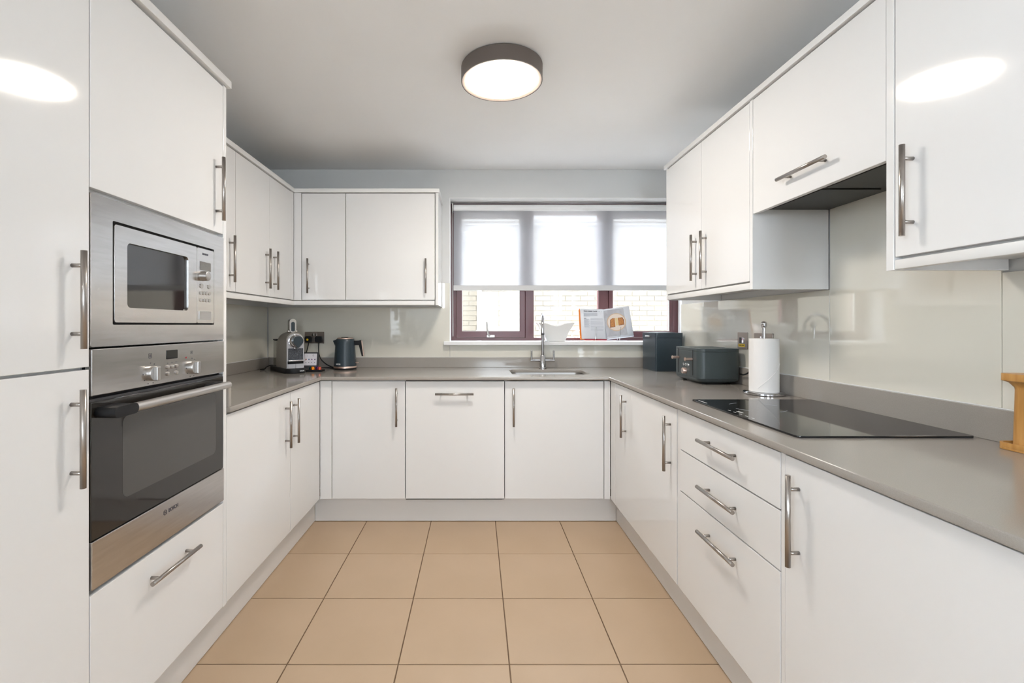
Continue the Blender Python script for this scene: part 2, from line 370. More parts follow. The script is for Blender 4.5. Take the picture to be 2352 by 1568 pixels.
# ================================================================ WORKTOP
ZT = .895; ZU = .874
wt = thing('worktop', 'taupe grey quartz worktop running round three sides', 'worktop', (0, 2.9, ZU))
YE = 2.762; XA, XB = -.930, .794
out = [(XL+.001, 1.747), (XA, 1.747), (XA, YE), (XB, YE), (XB, .50), (XR-.001, .50), (XR-.001, YB-.001), (XL+.001, YB-.001)]
SX0, SX1, SY0, SY1 = .228, .722, 2.905, 3.222
hx0, hx1, hy0, hy1 = .882, 1.374, 1.268, 1.892
obj('slab', prism([out, rect(SX0, SX1, SY0, SY1, .05), rect(hx0+.03, hx1-.03, hy0+.03, hy1-.03)], ZU, ZT), 'quartz', wt, bevel=.003)
UH = .968
obj('upstand', box(XL+.001, XL+.023, 1.768, YB-.001, ZT+.0003, UH), 'quartz', wt, bevel=.001)
obj('upstand', box(XL+.0235, 1.405, YB-.023, YB-.001, ZT+.0003, UH), 'quartz', wt, bevel=.001)
obj('upstand', box(XR-.026, XR-.001, .50, 3.168, ZT+.0003, .982), 'quartz', wt, bevel=.001)
obj('upstand', box(XL+.0235, XA-.008, 1.7475, 1.7675, ZT+.0003, UH), 'quartz', wt, bevel=.001)
obj('sealant_bead', box(XL+.0235, 1.385, YB-.0115, YB-.0072, UH+.0002, UH+.0022), 'reveal_white', wt)
obj('sealant_bead', box(XL+.0072, XL+.0115, 1.769, YB-.012, UH+.0002, UH+.0022), 'reveal_white', wt)
obj('sealant_bead', box(PG-.0050, PG-.0005, .50, 3.168, .9822, .9845), 'reveal_white', wt)
# sink
sk = thing('sink', 'stainless steel undermounted sink bowl set in the worktop', 'sink', (.475, 3.06, .70))
bm = bmesh.new(); rings = []
for ins, z, rr in ((-.018, ZU-.0005, .066), (.0, ZU-.0007, .05), (.001, ZU-.012, .05), (.006, .74, .05), (.03, .712, .045), (.20, .706, .02)):
    i2 = min(ins, .145); rings.append([bm.verts.new((x, y, z)) for x, y in rect(SX0+ins, SX1-ins, SY0+i2, SY1-i2, rr)])
ring_faces(bm, rings, cap=False); bm.faces.new(rings[-1])
o = obj('bowl', bm, 'chrome_dull', sk, smooth=True); m_ = o.modifiers.new('solid', 'SOLIDIFY'); m_.thickness = .0012; m_.offset = -1
obj('drain', lathe([(.045, .7068), (.045, .7095), (.03, .7095), (.026, .7085), (.008, .7085)], (.475, 3.06, 0)), 'chrome', sk, smooth=True)
# tap
tp = thing('kitchen_tap', 'chrome gooseneck mixer tap with two lever handles behind the sink', 'tap', (.473, 3.29, ZT))
tx, ty = .473, 3.29
obj('body', lathe([(.028, ZT+.0005), (.028, ZT+.006), (.024, ZT+.01), (.0185, ZT+.092), (.015, ZT+.097)], (tx, ty, 0)), 'chrome', tp, smooth=True)
sdx, sdy = -.1423, -.9898
pts = [(tx, ty, ZT+.09), (tx, ty, 1.10), (tx, ty, 1.175)]+[(tx+sdx*(.104-.104*math.cos(R(a))), ty+sdy*(.104-.104*math.cos(R(a))), 1.175+.104*math.sin(R(a))) for a in range(15, 181, 15)]+[(tx+sdx*.208, ty+sdy*.208, 1.150)]
obj('spout', tube(pts, .0108, seg=14), 'chrome', tp, smooth=True)
obj('outlet', cyl((tx+sdx*.208, ty+sdy*.208, 1.140), (tx+sdx*.208, ty+sdy*.208, 1.1505), .0115, seg=16), 'dark_grey_plastic', tp, smooth=True)
for s in (-1, 1):
    bm = cyl((tx+s*.015, ty, .953), (tx+s*.054, ty, .953), .0095); cyl((tx+s*.052, ty, .953), (tx+s*.086, ty, .953), .0068, bm=bm); cyl((tx+s*.079, ty, .950), (tx+s*.079, ty, 1.024), .0065, bm=bm)
    obj('lever', bm, 'chrome', tp, smooth=True, bevel=.001)
# hob
hb = thing('induction_hob', 'black glass induction hob set in the worktop', 'hob', (1.128, 1.58, ZT))
obj('glass_top', prism([rect(hx0, hx1, hy0, hy1, .012)], ZT+.0004, ZT+.006), 'black_glass', hb, bevel=.001)
obj('body', box(hx0+.04, hx1-.04, hy0+.04, hy1-.04, ZU+.002-.02, ZT+.0003), 'black_plastic', hb)
zz = ZT+.0062
def ringmark(cx, cy, r):
    for a0 in (15, 105, 195, 285):
        obj('zone_mark', tube([(cx+r*math.cos(R(a0+i*10)), cy+r*math.sin(R(a0+i*10)), zz) for i in range(4)], .0003, seg=5), 'ink_soft', hb)
for cx, cy, r in ((1.04, 1.71, .095), ): ringmark(cx, cy, r)
for i in range(5): obj('control_mark', box(.902, .905, 1.50+i*.035, 1.515+i*.035, zz-.0002, zz+.0002), 'print_white', hb)
for i in range(2): obj('control_mark', box(.918+i*.006, .921+i*.006, 1.60, 1.63, zz-.0002, zz+.0002), 'print_white', hb)
obj('logo_mark', box(.897, .901, 1.80, 1.865, zz-.0002, zz+.0002), 'print_white', hb)
# ================================================================ TALL UNITS (left)
PLN = .155; DL = -.945; BK = XL+.003
def carc(x0, x1, y0, y1, z0, z1, parent): return obj('carcass', box(x0, x1, y0, y1, z0, z1), 'white_board', parent, bevel=.001)
tl = thing('larder_cabinet', 'tall white gloss larder cabinet with two doors beside the built-in oven', 'cabinet', (-1.25, .83, 0))
carc(BK, DL-DT-.002, .531, 1.1265, PLN, 2.102, tl)
d = door(tl, 'L', DL, .53, 1.1275, 1.1025, 2.096); handle(d, 'L', (DL, 1.0785, 1.265))
d = door(tl, 'L', DL, .53, 1.1275, PLN, 1.0985); handle(d, 'L', (DL, 1.0765, .940))
Y0, Y1 = 1.1285, 1.7235
oh = thing('oven_housing_cabinet', 'tall white gloss cabinet housing the oven and microwave', 'cabinet', (-1.25, 1.43, 0))
bm = box(BK, DL-DT-.002, Y0, Y0+.016, PLN, 2.102); B(bm, BK, DL-DT-.002, Y1-.016, Y1, PLN, 2.102)
B(bm, BK, DL-DT-.002, Y0+.016, Y1-.016, 1.537, 2.102); B(bm, BK, DL-DT-.002, Y0+.016, Y1-.016, PLN, .540); B(bm, BK, BK+.01, Y0+.016, Y1-.016, .541, 1.536)
B(bm, BK+.011, DL-.03, Y0+.0165, Y1-.0165, 1.1485, 1.1498)
obj('carcass', bm, 'white_board', oh)
d = door(oh, 'L', DL, Y0, Y1, 1.5425, 2.096); handle(d, 'L', (DL, 1.676, 1.70))
d = door(oh, 'L', DL, Y0, Y1, PLN, .542, 'drawer_front'); handle(d, 'L', (DL, 1.422, .471), True)
obj('end_panel', box(BK, DL, 1.7250, 1.7450, .152, 2.102), 'gloss_white', oh, bevel=.001)
# microwave
FL = frame('L')
mw = thing('microwave', 'built-in stainless steel microwave above the oven', 'microwave', (-1.2, 1.43, 1.151))
obj('casing', box(-1.42, DL-.024, Y0+.03, Y1-.03, 1.170, 1.515), 'dark_grey_plastic', mw)
obj('trim_frame', prism([rect(Y0+.001, Y1-.001, 1.1515, 1.5305, .004), rect(1.197, 1.6605, 1.2065, 1.4765, .004)], DL-.018, DL+.002, FL), 'steel', mw, bevel=.002)
obj('recess', box(DL-.0235, DL-.012, 1.19, 1.667, 1.20, 1.483), 'black_plastic', mw)
mdr = obj('door', prism([rect(1.2015, 1.5545, 1.2125, 1.4685, .006), rect(1.2443, 1.5086, 1.2525, 1.4275, .012)], DL-.011, DL+.004, FL), 'steel', mw, bevel=.002)
obj('door_glass', prism([rect(1.2435, 1.5094, 1.2515, 1.4285, .012)], DL-.010, DL-.003, FL), 'oven_glass', mdr)
cp = obj('control_panel', prism([rect(1.5560, 1.6555, 1.2125, 1.4685, .006)], DL-.011, DL+.004, FL), 'steel', mw, bevel=.002)
XM = DL+.0041
def at(x, y): return onX(XM, x, y)
p, q = at(459, 617), at(484, 617); obj('display', box(XM-.001, XM+.0006, p.y, q.y, 1.3935, 1.4235), 'micro_mesh', cp)
kp = at(464, 634); obj('knob', lathe([(.017, 0), (.0165, .012), (.0155, .022), (.013, .0235)], M=frame('L', (XM, kp.y, kp.z))), 'chrome_dull', cp, smooth=True)
bp = at(461, 632); obj('button', lathe([(.006, 0), (.005, .003)], M=frame('L', (XM, bp.y-.003, bp.z))), 'chrome_dull', cp, smooth=True)
def pill(x, y, wd, ht): 
    p = at(x, y); return prism([rect(p.y-wd/2, p.y+wd/2, p.z-ht/2, p.z+ht/2, min(wd, ht)*.48)], XM-.0005, XM+.002, FL)
for x, y in ((462.5, 656.5), (480, 658.5)): obj('button', pill(x, y, .018, .014), 'chrome_dull', cp, bevel=.0006)
for y in (672.5, 688.5):
    for i, x in enumerate((461, 467.8, 474.5, 481)): obj('button', pill(x, y+i*.5, .0115, .0125), 'chrome_dull', cp, bevel=.0006)
p = at(470.5, 724.5); obj('door_release', prism([rect(p.y-.034, p.y+.034, p.z-.0145, p.z+.0145, .001)], XM-.0005, XM+.0025, FL), 'chrome_dull', cp, bevel=.001)
p = at(471.5, 584.5); text('SIEMENS', .0095, frame('L', (XM+.0002, p.y, p.z)), 'ink', 'lettering', cp, width=.034)
# oven
ov = thing('oven', 'built-in stainless steel oven with black glass door', 'oven', (-1.2, 1.43, .55))
obj('casing', box(-1.48, DL-.031, Y0+.02, Y1-.02, .56, 1.14), 'dark_grey_plastic', ov)
obj('surround', box(DL-.0205, DL-.016, Y0+.001, Y1-.001, .5525, 1.1465), 'black_plastic', ov)
fp = obj('control_fascia', box(DL-.0155, DL+.004, Y0+.002, Y1-.002, 1.0305, 1.1465), 'steel', ov, bevel=.002)
XO = DL+.0041
def kn(x, y, r):
    p = onX(XO, x, y); o = obj('knob', lathe([(r, 0), (r, .004), (r*.97, .012), (r*.9, .014)], M=frame('L', (XO, p.y, p.z)), seg=28), 'chrome_dull', fp, smooth=True)
    obj('grip', box(p.y-r*.36, p.y+r*.36, p.z-r*.96, p.z+r*.96, .012, .026, M=frame('L', (XO, 0, 0))), 'chrome_dull', o, bevel=.003)
kn(346, 857.5, .0215); kn(441, 843.5, .0215)
p = onX(XO, 395, 813.5); obj('display', prism([rect(p.y-.026, p.y+.026, p.z-.0135, p.z+.0135, .002)], XO-.0005, XO+.0008, FL), 'black_glass', fp)
for x, y in ((385, 843), (395.3, 841.6), (405, 840), (385, 858), (405, 855)):
    p = onX(XO, x, y); obj('button', lathe([(.0058, 0), (.0056, .004), (.004, .005)], M=frame('L', (XO, p.y, p.z))), 'chrome_dull', fp, smooth=True)
p = onX(XO, 427.5, 821); obj('indicator_light', lathe([(.0028, 0), (.0025, .001)], M=frame('L', (XO, p.y, p.z)), seg=12), 'red_led', fp)
for x, y, s in ((345, 817, .010), (440, 809, .008)):
    p = onX(XO, x, y); obj('symbol', prism([rect(p.y-s*.6, p.y+s*.6, p.z-s*.7, p.z+s*.7, .001), rect(p.y-s*.5, p.y+s*.5, p.z-s*.6, p.z+s*.6, .001)], XO, XO+.0003, FL), 'ink', fp)
    obj('symbol', prism([rect(p.y-s*.16, p.y+s*.16, p.z-s*.4, p.z+s*.4)], XO, XO+.0003, FL), 'ink', fp)
for cx, cz in ((346, 857.5), (441, 843.5)):
    p = onX(XO, cx, cz)
    for a in (60, 90, 180, 215, 250, 290): obj('dial_mark', box(p.y+.030*math.cos(R(a))-.0012, p.y+.030*math.cos(R(a))+.0012, p.z+.030*math.sin(R(a))-.0016, p.z+.030*math.sin(R(a))+.0016, 0, .0003, M=frame('L', (XO, 0, 0))), 'ink', fp)
for x, y in ((385, 834), (395.3, 832.5), (405, 831), (385, 850), (405, 847)):
    p = onX(XO, x, y); obj('dial_mark', box(p.y-.003, p.y+.003, p.z-.0007, p.z+.0007, 0, .0003, M=frame('L', (XO, 0, 0))), 'ink', fp)
od = obj('door', box(DL-.0155, DL+.001, Y0+.002, Y1-.002, .674, 1.0155), 'oven_glass', ov, bevel=.002)
obj('viewing_window', prism([rect(1.232, 1.672, .742, .962, .02)], DL+.0008, DL+.0013, FL), 'oven_inner', od)
obj('lower_trim', box(DL-.0155, DL+.004, Y0+.002, Y1-.002, .5535, .6725), 'steel', od, bevel=.002)
obj('top_rail', box(DL-.0150, DL-.002, Y0+.002, Y1-.002, 1.0157, 1.0225), 'dark_grey_plastic', od)
hd = obj('door_handle', cyl((DL+.040, 1.215, .988), (DL+.040, 1.686, .988), .0125, seg=20), 'chrome_dull', od, smooth=True)
obj('end_block', prism([rect(1.140, 1.222, .974, 1.002, .013)], DL+.0012, DL+.0525, FL), 'black_plastic', hd, bevel=.003)
obj('end_block', prism([rect(1.60, 1.682, .978, .998, .009)], DL+.0012, DL+.034, FL), 'black_plastic', hd, bevel=.003)
p = onX(XO, 398.5, 1165.5); text('BOSCH', .0150, frame('L', (XO+.0002, p.y, p.z)), 'ink', 'lettering', od, bold=.0002, width=.0440)
p = onX(XO, 379.5, 1176.5); rr = .0080
obj('logo_ring', prism([circ(p.y, p.z, rr), circ(p.y, p.z, rr*.88)], XO, XO+.0003, FL), 'ink', od)
for s in (-1, 1): obj('logo_bar', prism([rect(p.y+s*rr*.42-.0008, p.y+s*rr*.42+.0008, p.z-rr*.72, p.z+rr*.72)], XO, XO+.0003, FL), 'ink', od)
obj('logo_bar', prism([rect(p.y-rr*.42, p.y+rr*.42, p.z-.0008, p.z+.0008)], XO, XO+.0003, FL), 'ink', od)
# ================================================================ LEFT BASE
lb = thing('base_cabinet', 'white gloss double-door base cabinet below the coffee machine', 'cabinet', (-1.25, 2.25, 0))
carc(BK, DL-DT-.002, 1.7465, 2.764, PLN, ZU-.002, lb)
ZD = .867
d = door(lb, 'L', DL, 1.746, 2.344, PLN, ZD); handle(d, 'L', (DL, 2.285, .7125))
d = door(lb, 'L', DL, 2.346, 2.7875, PLN, ZD); handle(d, 'L', (DL, 2.385, .7125))
# ================================================================ BACK BASE
DB = 2.789
def bX(x): return (x-CX)/380.0
obj_ = thing('base_cabinet', 'narrow single-door white gloss base cabinet left of the dishwasher', 'cabinet', (-.65, 3.05, 0))
carc(DL+.002, bX(931)-.001, DB+DT+.002, YB-.03, PLN, ZU-.002, obj_)
obj('corner_post', box(DL+.001, bX(761.5), DB, DB+DT, PLN, ZD), 'gloss_white', obj_, bevel=.001)
d = door(obj_, 'B', DB, bX(762.5), bX(930.5), PLN, ZD); handle(d, 'B', (-.4795, DB, .7115))
dw = thing('dishwasher', 'integrated dishwasher behind a white gloss door with a horizontal handle', 'dishwasher', (-.13, 3.05, 0))
obj('tub', box(bX(931)+.001, bX(1159)-.001, DB+DT+.002, YB-.03, PLN-.01, ZU-.002), 'dark_grey_plastic', dw)
d = door(dw, 'B', DB-.002, bX(931.5), bX(1158.5), PLN+.001, ZD); handle(d, 'B', (-.1315, DB-.002, .791), True)
obj('gap_shade_strip', box(bX(932), bX(1154), DB+.001, DB+.014, .1512, .1555), 'black_plastic', dw)  # black strip paints the dark gap below the dishwasher door
sb = thing('sink_base_cabinet', 'single-door white gloss base cabinet under the sink', 'cabinet', (.47, 3.05, 0))
bm = box(bX(1159)+.001, .790, DB+DT+.002, YB-.03, PLN, .69); B(bm, bX(1159)+.001, bX(1159)+.017, DB+DT+.002, YB-.03, .69, ZU-.002); B(bm, .774, .790, DB+DT+.002, YB-.03, .69, ZU-.002)
obj('carcass', bm, 'white_board', sb)
d = door(sb, 'B', DB, bX(1159.5), bX(1387), PLN, ZD); handle(d, 'B', (.224, DB, .7115))
obj('corner_post', box(bX(1388), .8095, DB, DB+DT, PLN-.002, ZD), 'gloss_white', sb, bevel=.001)
# ================================================================ RIGHT BASE
DR = .811; BKR = XR-.003
rc = thing('base_cabinet', 'wide white gloss corner base cabinet with two upright handles, under the toaster', 'cabinet', (1.1, 2.28, 0))
carc(DR+DT+.002, BKR, 1.8655, 2.785, PLN, ZU-.002, rc)
obj('corner_post', box(DR+.001, DR+DT, 2.696, 2.7885, PLN-.002, ZD), 'gloss_white', rc, bevel=.004)
d = door(rc, 'R', DR, 1.866, 2.694, PLN, ZD); handle(d, 'R', (DR, 2.50, .711)); handle(d, 'R', (DR, 1.9275, .711))
dr = thing('drawer_cabinet', 'white gloss three-drawer base cabinet under the hob', 'drawers', (1.1, 1.53, 0))
carc(DR+DT+.002, BKR, 1.2140, 1.8625, PLN, ZU-.024, dr)
obj('side_filler', box(DR+.002, DR+DT, 1.8375, 1.8640, PLN, ZD), 'gloss_white', dr, bevel=.001)
obj('side_filler', box(DR+.002, DR+DT, 1.2145, 1.2305, PLN, ZD), 'gloss_white', dr, bevel=.001)
for v0, v1, hz in ((.7125, ZD, .797), (.5485, .7105, .632), (PLN, .5465, .473)):
    d = door(dr, 'R', DR, 1.2310, 1.8370, v0, v1, 'drawer_front'); handle(d, 'R', (DR, 1.525, hz), True)
rb = thing('base_cabinet', 'single-door white gloss base cabinet under the bamboo stand', 'cabinet', (1.1, .91, 0))
carc(DR+DT+.002, BKR, .611, 1.2120, PLN, ZU-.002, rb)
d = door(rb, 'R', DR, .61, 1.2125, PLN, ZD); handle(d, 'R', (DR, 1.160, .713))
# plinths
tag(obj('plinth', box(-1.006, -.992, .535, 2.848, .003, .150), 'plinth_white', bevel=.001), 'white plinth board below the oven housing and coffee machine side cabinets', 'plinth')
tag(obj('plinth', box(-.9905, .8585, 2.835, 2.849, .003, .1505), 'plinth_white', bevel=.001), 'white plinth board below the dishwasher and sink cabinets', 'plinth')
tag(obj('plinth', box(.860, .874, .615, 2.848, .003, .150), 'plinth_white', bevel=.001), 'white plinth board below the drawers and corner cabinet', 'plinth')
# ================================================================ WALL CABINETS
DW = -1.218; ZW0, ZW1 = 1.3700, 2.0845
wa = thing('wall_cabinet', 'single-door white gloss wall cabinet next to the tall oven housing', 'wall cabinet', (-1.38, 2.04, ZW0))
carc(BK, DW-DT-.002, 1.7465, 2.3340, ZW0, 2.0875, wa)
d = door(wa, 'L', DW, 1.746, 2.3345, ZW0+.002, ZW1); handle(d, 'L', (DW, 2.276, 1.5315))
wb = thing('wall_cabinet', 'two-door white gloss wall cabinet above the coffee machine', 'wall cabinet', (-1.38, 2.7, ZW0))
carc(BK, DW-DT-.002, 2.3352, 3.098, ZW0, 2.0875, wb)
d = door(wb, 'L', DW, 2.3355, 2.720, ZW0+.002, ZW1); handle(d, 'L', (DW, 2.668, 1.5315))
d = door(wb, 'L', DW, 2.7205, 3.032, ZW0+.002, ZW1); handle(d, 'L', (DW, 2.772, 1.5315))
obj('corner_post', box(DW-DT, DW-.0005, 3.0335, 3.0795, ZW0+.002, ZW1+.003), 'gloss_white', wb, bevel=.001)
YW = 3.081; sW = F/YW
def wX(x): return (x-CX)/sW
wc = thing('wall_cabinet', 'white gloss wall cabinet with one narrow and one wide door beside the window', 'wall cabinet', (-.72, 3.24, ZW0))
carc(DW-.0170, -.2775, YW+DT+.002, YB-.002, ZW0, 2.0875, wc)
obj('corner_post', box(DW+.0005, wX(692), YW, YW+DT, ZW0+.002, ZW1+.003), 'gloss_white', wc, bevel=.001)
d = door(wc, 'B', YW, wX(693), wX(793.8), ZW0+.002, ZW1); handle(d, 'B', (-1.1185, YW, 1.5315))
d = door(wc, 'B', YW, wX(794.4), wX(999), ZW0+.002, ZW1); handle(d, 'B', (-.3355, YW, 1.5315))
obj('end_panel', box(wX(1000), -.2535, YW-.001, YB-.002, 1.338, 2.0875), 'gloss_white', wc, bevel=.001)
def strip(name, pts, z0, z1, label, cat):
    return tag(obj(name, prism([pts], z0, z1), 'white_board', bevel=.0015), label, cat)
strip('cornice', [(BK, .53), (DL+.014, .53), (DL+.014, 1.757), (BK, 1.757)], 2.1035, 2.131, 'white cornice board on top of the tall larder and oven housing', 'cornice')
a = DW+.010; b = YW-.010
strip('cornice', [(BK, 1.7585), (a, 1.7585), (a, b), (-.246, b), (-.246, YB-.002), (-.276, YB-.002), (-.276, b+.04), (a-.04, b+.04), (a-.04, 1.80), (BK, 1.80)], 2.0885, 2.114, 'white L-shaped cornice above the corner wall cabinets beside the window', 'cornice')
a = DW+.002; b = YW-.002
strip('pelmet', [(BK, 1.747), (a, 1.747), (a, b), (-.279, b), (-.279, b+.018), (a-.018, b+.018), (a-.018, 1.766), (BK, 1.766)], 1.338, 1.3665, 'white L-shaped light pelmet below the corner wall cabinets above the kettle', 'pelmet')
DWR = 1.10; ZR0, ZR1 = 1.379, 2.1015; BW = XR-.002
wd = thing('wall_cabinet', 'two-door white gloss wall cabinet above the toaster', 'wall cabinet', (1.26, 2.26, ZR0))
carc(DWR+DT+.002, BW, 1.858, 2.656, ZR0, 2.1045, wd)
obj('end_panel', box(DWR, BW-.007, 1.8375, 1.8570, 1.348, 2.1045), 'gloss_white', wd, bevel=.001)
obj('end_panel', box(DWR+.001, BW, 2.6570, 2.6740, 1.348, 2.1045), 'gloss_white', wd, bevel=.001)
d = door(wd, 'R', DWR, 1.8575, 2.2570, ZR0+.002, ZR1); handle(d, 'R', (DWR, 2.208, 1.541))
d = door(wd, 'R', DWR, 2.2570, 2.6565, ZR0+.002, ZR1); handle(d, 'R', (DWR, 2.3065, 1.541))
hc = thing('hood_cabinet', 'white gloss lift-up wall cabinet hiding the extractor above the hob', 'wall cabinet', (1.26, 1.53, 1.65))
carc(DWR+DT+.002, BW-.008, 1.2395, 1.8365, 1.705, 2.1045, hc)
d = door(hc, 'R', DWR, 1.2390, 1.8360, 1.6455, ZR1); handle(d, 'R', (DWR, 1.534, 1.724), True)
ex = obj('extractor', box(DWR+DT+.002, BW-.008, 1.2395, 1.8365, 1.664, 1.7045), 'hood_dark', hc, bevel=.001)
for i in range(2): obj('grease_filter', box(DWR+.06, BW-.05, 1.27+i*.28, 1.53+i*.28, 1.660, 1.6638), 'hood_dark', ex, bevel=.001)
we = thing('wall_cabinet', 'single-door white gloss wall cabinet above the bamboo stand', 'wall cabinet', (1.26, .91, ZR0))
carc(DWR+DT+.002, BW, .611, 1.2145, ZR0, 2.1045, we)
obj('end_panel', box(DWR-.001, BW-.007, 1.2155, 1.2375, 1.350, 2.1045), 'gloss_white', we, bevel=.001)
d = door(we, 'R', DWR, .61, 1.2130, ZR0+.004, ZR1); handle(d, 'R', (DWR, 1.1625, 1.545))
strip('cornice', [(DWR-.010, .61), (DWR-.010, 2.684), (BW, 2.684), (BW, 2.65), (DWR+.03, 2.65), (DWR+.03, .61)], 2.1055, 2.129, 'long white cornice above the hob-side wall cabinets', 'cornice')
strip('pelmet', [(DWR+.001, 1.8575), (DWR+.001, 2.6565), (DWR+.019, 2.6565), (DWR+.019, 1.8575)], 1.349, 1.3755, 'white light pelmet below the wall cabinet above the toaster', 'pelmet')
strip('pelmet', [(DWR+.001, .61), (DWR+.001, 1.2150), (DWR+.019, 1.2150), (DWR+.019, .61)], 1.3515, 1.3765, 'white light pelmet below the wall cabinet above the bamboo stand', 'pelmet')
# ================================================================ CEILING LIGHT
Lx, Ly, Lr = .1130, 2.050, .1800; ZL = ZC-.068
cl = thing('ceiling_light', 'round flush ceiling light with dark bronze rim and glowing diffuser', 'ceiling light', (Lx, Ly, ZC))
obj('housing', lathe([(Lr-.006, ZC-.0005), (Lr, ZC-.006), (Lr, ZL), (Lr-.004, ZL), (Lr-.004, ZC-.012), (.05, ZC-.012)], (Lx, Ly, 0), seg=64, cap=False), 'bronze_lamp', cl, smooth=True)
obj('rim', lathe([(Lr-.0042, ZL+.004), (Lr-.0042, ZL+.0005), (Lr-.008, ZL+.0005), (Lr-.017, ZL+.004)], (Lx, Ly, 0), seg=64, cap=False), 'lamp_rim', cl, smooth=True)
o = obj('diffuser', lathe([(.1635, .003), (.16, -.002), (.12, -.005), (.06, -.0065), (.005, -.007)], seg=64, cap=True), 'lamp_diffuser', cl, smooth=True)
o.location = (Lx, Ly, ZL+.006)
# ================================================================ BLIND
rbd = thing('roller_blind', 'pale translucent roller blind half lowered over the window', 'blind', (.68, 3.515, 2.1))
YS = 3.515; X0, X1 = onY(YS, 1042, 0).x, 1.535
obj('fabric', prism([rect(X0, X1, 1.507, 2.075)], -YS-.0002, -YS+.0002, frame('B')), 'blind_fabric', rbd)
obj('roller', cyl((X0, YS+.002, 2.098), (X1, YS+.002, 2.098), .024, seg=24), 'reveal_white', rbd, smooth=True)
obj('bottom_bar', box(X0-.001, X1, YS-.006, YS+.006, 1.468, 1.508), 'bar_white', rbd, bevel=.002)
for x in (X0-.012, X1+.002): obj('bracket', box(x, x+.010, YS-.022, YS+.028, 2.066, 2.130), 'chrome_dull', rbd, bevel=.002)
cx_ = X0-.008
obj('pull_chain', tube([(cx_, YS-.026, 2.09), (cx_, YS-.027, 1.6), (cx_, YS-.026, 1.13), (cx_+.004, YS-.018, 1.118), (cx_+.006, YS-.008, 1.13), (cx_+.003, YS-.006, 1.6), (cx_+.002, YS-.006, 2.09)], .0017, seg=6), 'chrome_dull', rbd)
# ================================================================ SOCKETS
def socket_faces(parent, k, cx, cz, d, n): pass
dsA = thing('double_socket', 'brushed steel double socket with two black plugs, beside the kettle', 'socket', (-1.19, YB-.008, 1.07))
yg = YB-.0073
FBk = lambda x, z: frame('B', (x, yg, z))
obj('plate', prism([rect(-.0715, .0715, -.0425, .0425, .003)], 0, .006, FBk(-1.190, 1.113)), 'gunmetal', dsA, bevel=.001)
for s in (-1, 1): obj('switch', prism([rect(s*.011-.006, s*.011+.006, .010, .030, .001)], .006, .010, FBk(-1.190, 1.113)), 'chrome', dsA, bevel=.001)
def plug(label, k, pos, cable, sticker=False, grp=None):
    t = thing('plug', label, 'plug', pos, grp)
    pr = [(-.020, -.022), (.020, -.022), (.026, -.010), (.026, .012), (.018, .024), (-.018, .024), (-.026, .012), (-.026, -.010)]
    M = frame(k, pos)
    obj('casing', prism([pr], .0002, .034, M), 'black_plastic', t, bevel=.004)
    if sticker: obj('sticker', prism([circ(-.004, -.001, .008)], .0345, .0348, M), 'sticker_yellow', t)
    obj('cable', tube(cable, .0038, seg=8, smooth_n=6), 'black_plastic', t, smooth=True)
    return t
yp = yg-.0062
plug('black plug with a yellow sticker in the socket beside the kettle', 'B', (-1.225, yp, 1.100), [(-1.225, yp-.018, 1.082), (-1.229, yp-.022, 1.05), (-1.24, yp-.03, 1.0), (-1.258, yp-.04, .95), (-1.27, yp-.05, .905), (-1.30, yp-.08, .9005), (-1.36, yp-.06, .9005), (-1.40, yp-.07, .9005)], True)
plug('plain black plug in the socket beside the kettle', 'B', (-1.151, yp, 1.100), [(-1.151, yp-.018, 1.082), (-1.152, yp-.022, 1.05), (-1.148, yp-.026, 1.0), (-1.13, yp-.03, .955), (-1.09, yp-.035, .92), (-1.05, yp-.045, .903), (-1.018, yp-.075, .9005)])
sp = thing('fused_spur', 'upright steel switched spur plate with yellow sticker above the toaster', 'switch', (XR-.008, 2.43, 1.08))
xg = PG-.0003
FRk = lambda y, z: frame('R', (xg, y, z))
obj('plate', prism([rect(-.043, .043, -.043, .043, .003)], 0, .006, FRk(2.428, 1.124)), 'gunmetal', sp, bevel=.001)
obj('fuse_holder', prism([rect(-.022, -.006, -.014, .016, .002)], .006, .009, FRk(2.428, 1.124)), 'dark_grey_plastic', sp, bevel=.001)
obj('rocker_switch', prism([rect(.002, .018, -.014, .016, .002)], .006, .010, FRk(2.428, 1.124)), 'chrome', sp, bevel=.001)
obj('sticker', prism([rect(-.034, .024, -.033, -.018, .002)], .006, .0064, FRk(2.428, 1.124)), 'sticker_yellow', sp)
text('FUSE SPUR', .009, frame('R', (xg-.0065, 2.433, 1.0985)), 'ink', 'lettering', sp, width=.042)
dsB = thing('double_socket', 'brushed steel double socket on the glass behind the kitchen roll', 'socket', (XR-.008, 2.25, 1.08))
obj('plate', prism([rect(-.072, .072, -.043, .043, .003)], 0, .006, FRk(2.252, 1.122)), 'gunmetal', dsB, bevel=.001)
for s in (-1, 1): obj('switch', prism([rect(s*.011-.006, s*.011+.006, .008, .028, .001)], .006, .010, FRk(2.252, 1.122)), 'chrome', dsB, bevel=.001)
plug('black plug in the socket behind the kitchen roll, leading to the toaster', 'R', (xg-.0063, 2.288, 1.108), [(xg-.022, 2.288, 1.09), (xg-.028, 2.292, 1.06), (xg-.03, 2.30, 1.01), (xg-.032, 2.325, .968), (xg-.036, 2.36, .952), (xg-.037, 2.38, .9515), (xg-.037, 2.3915, .951)])
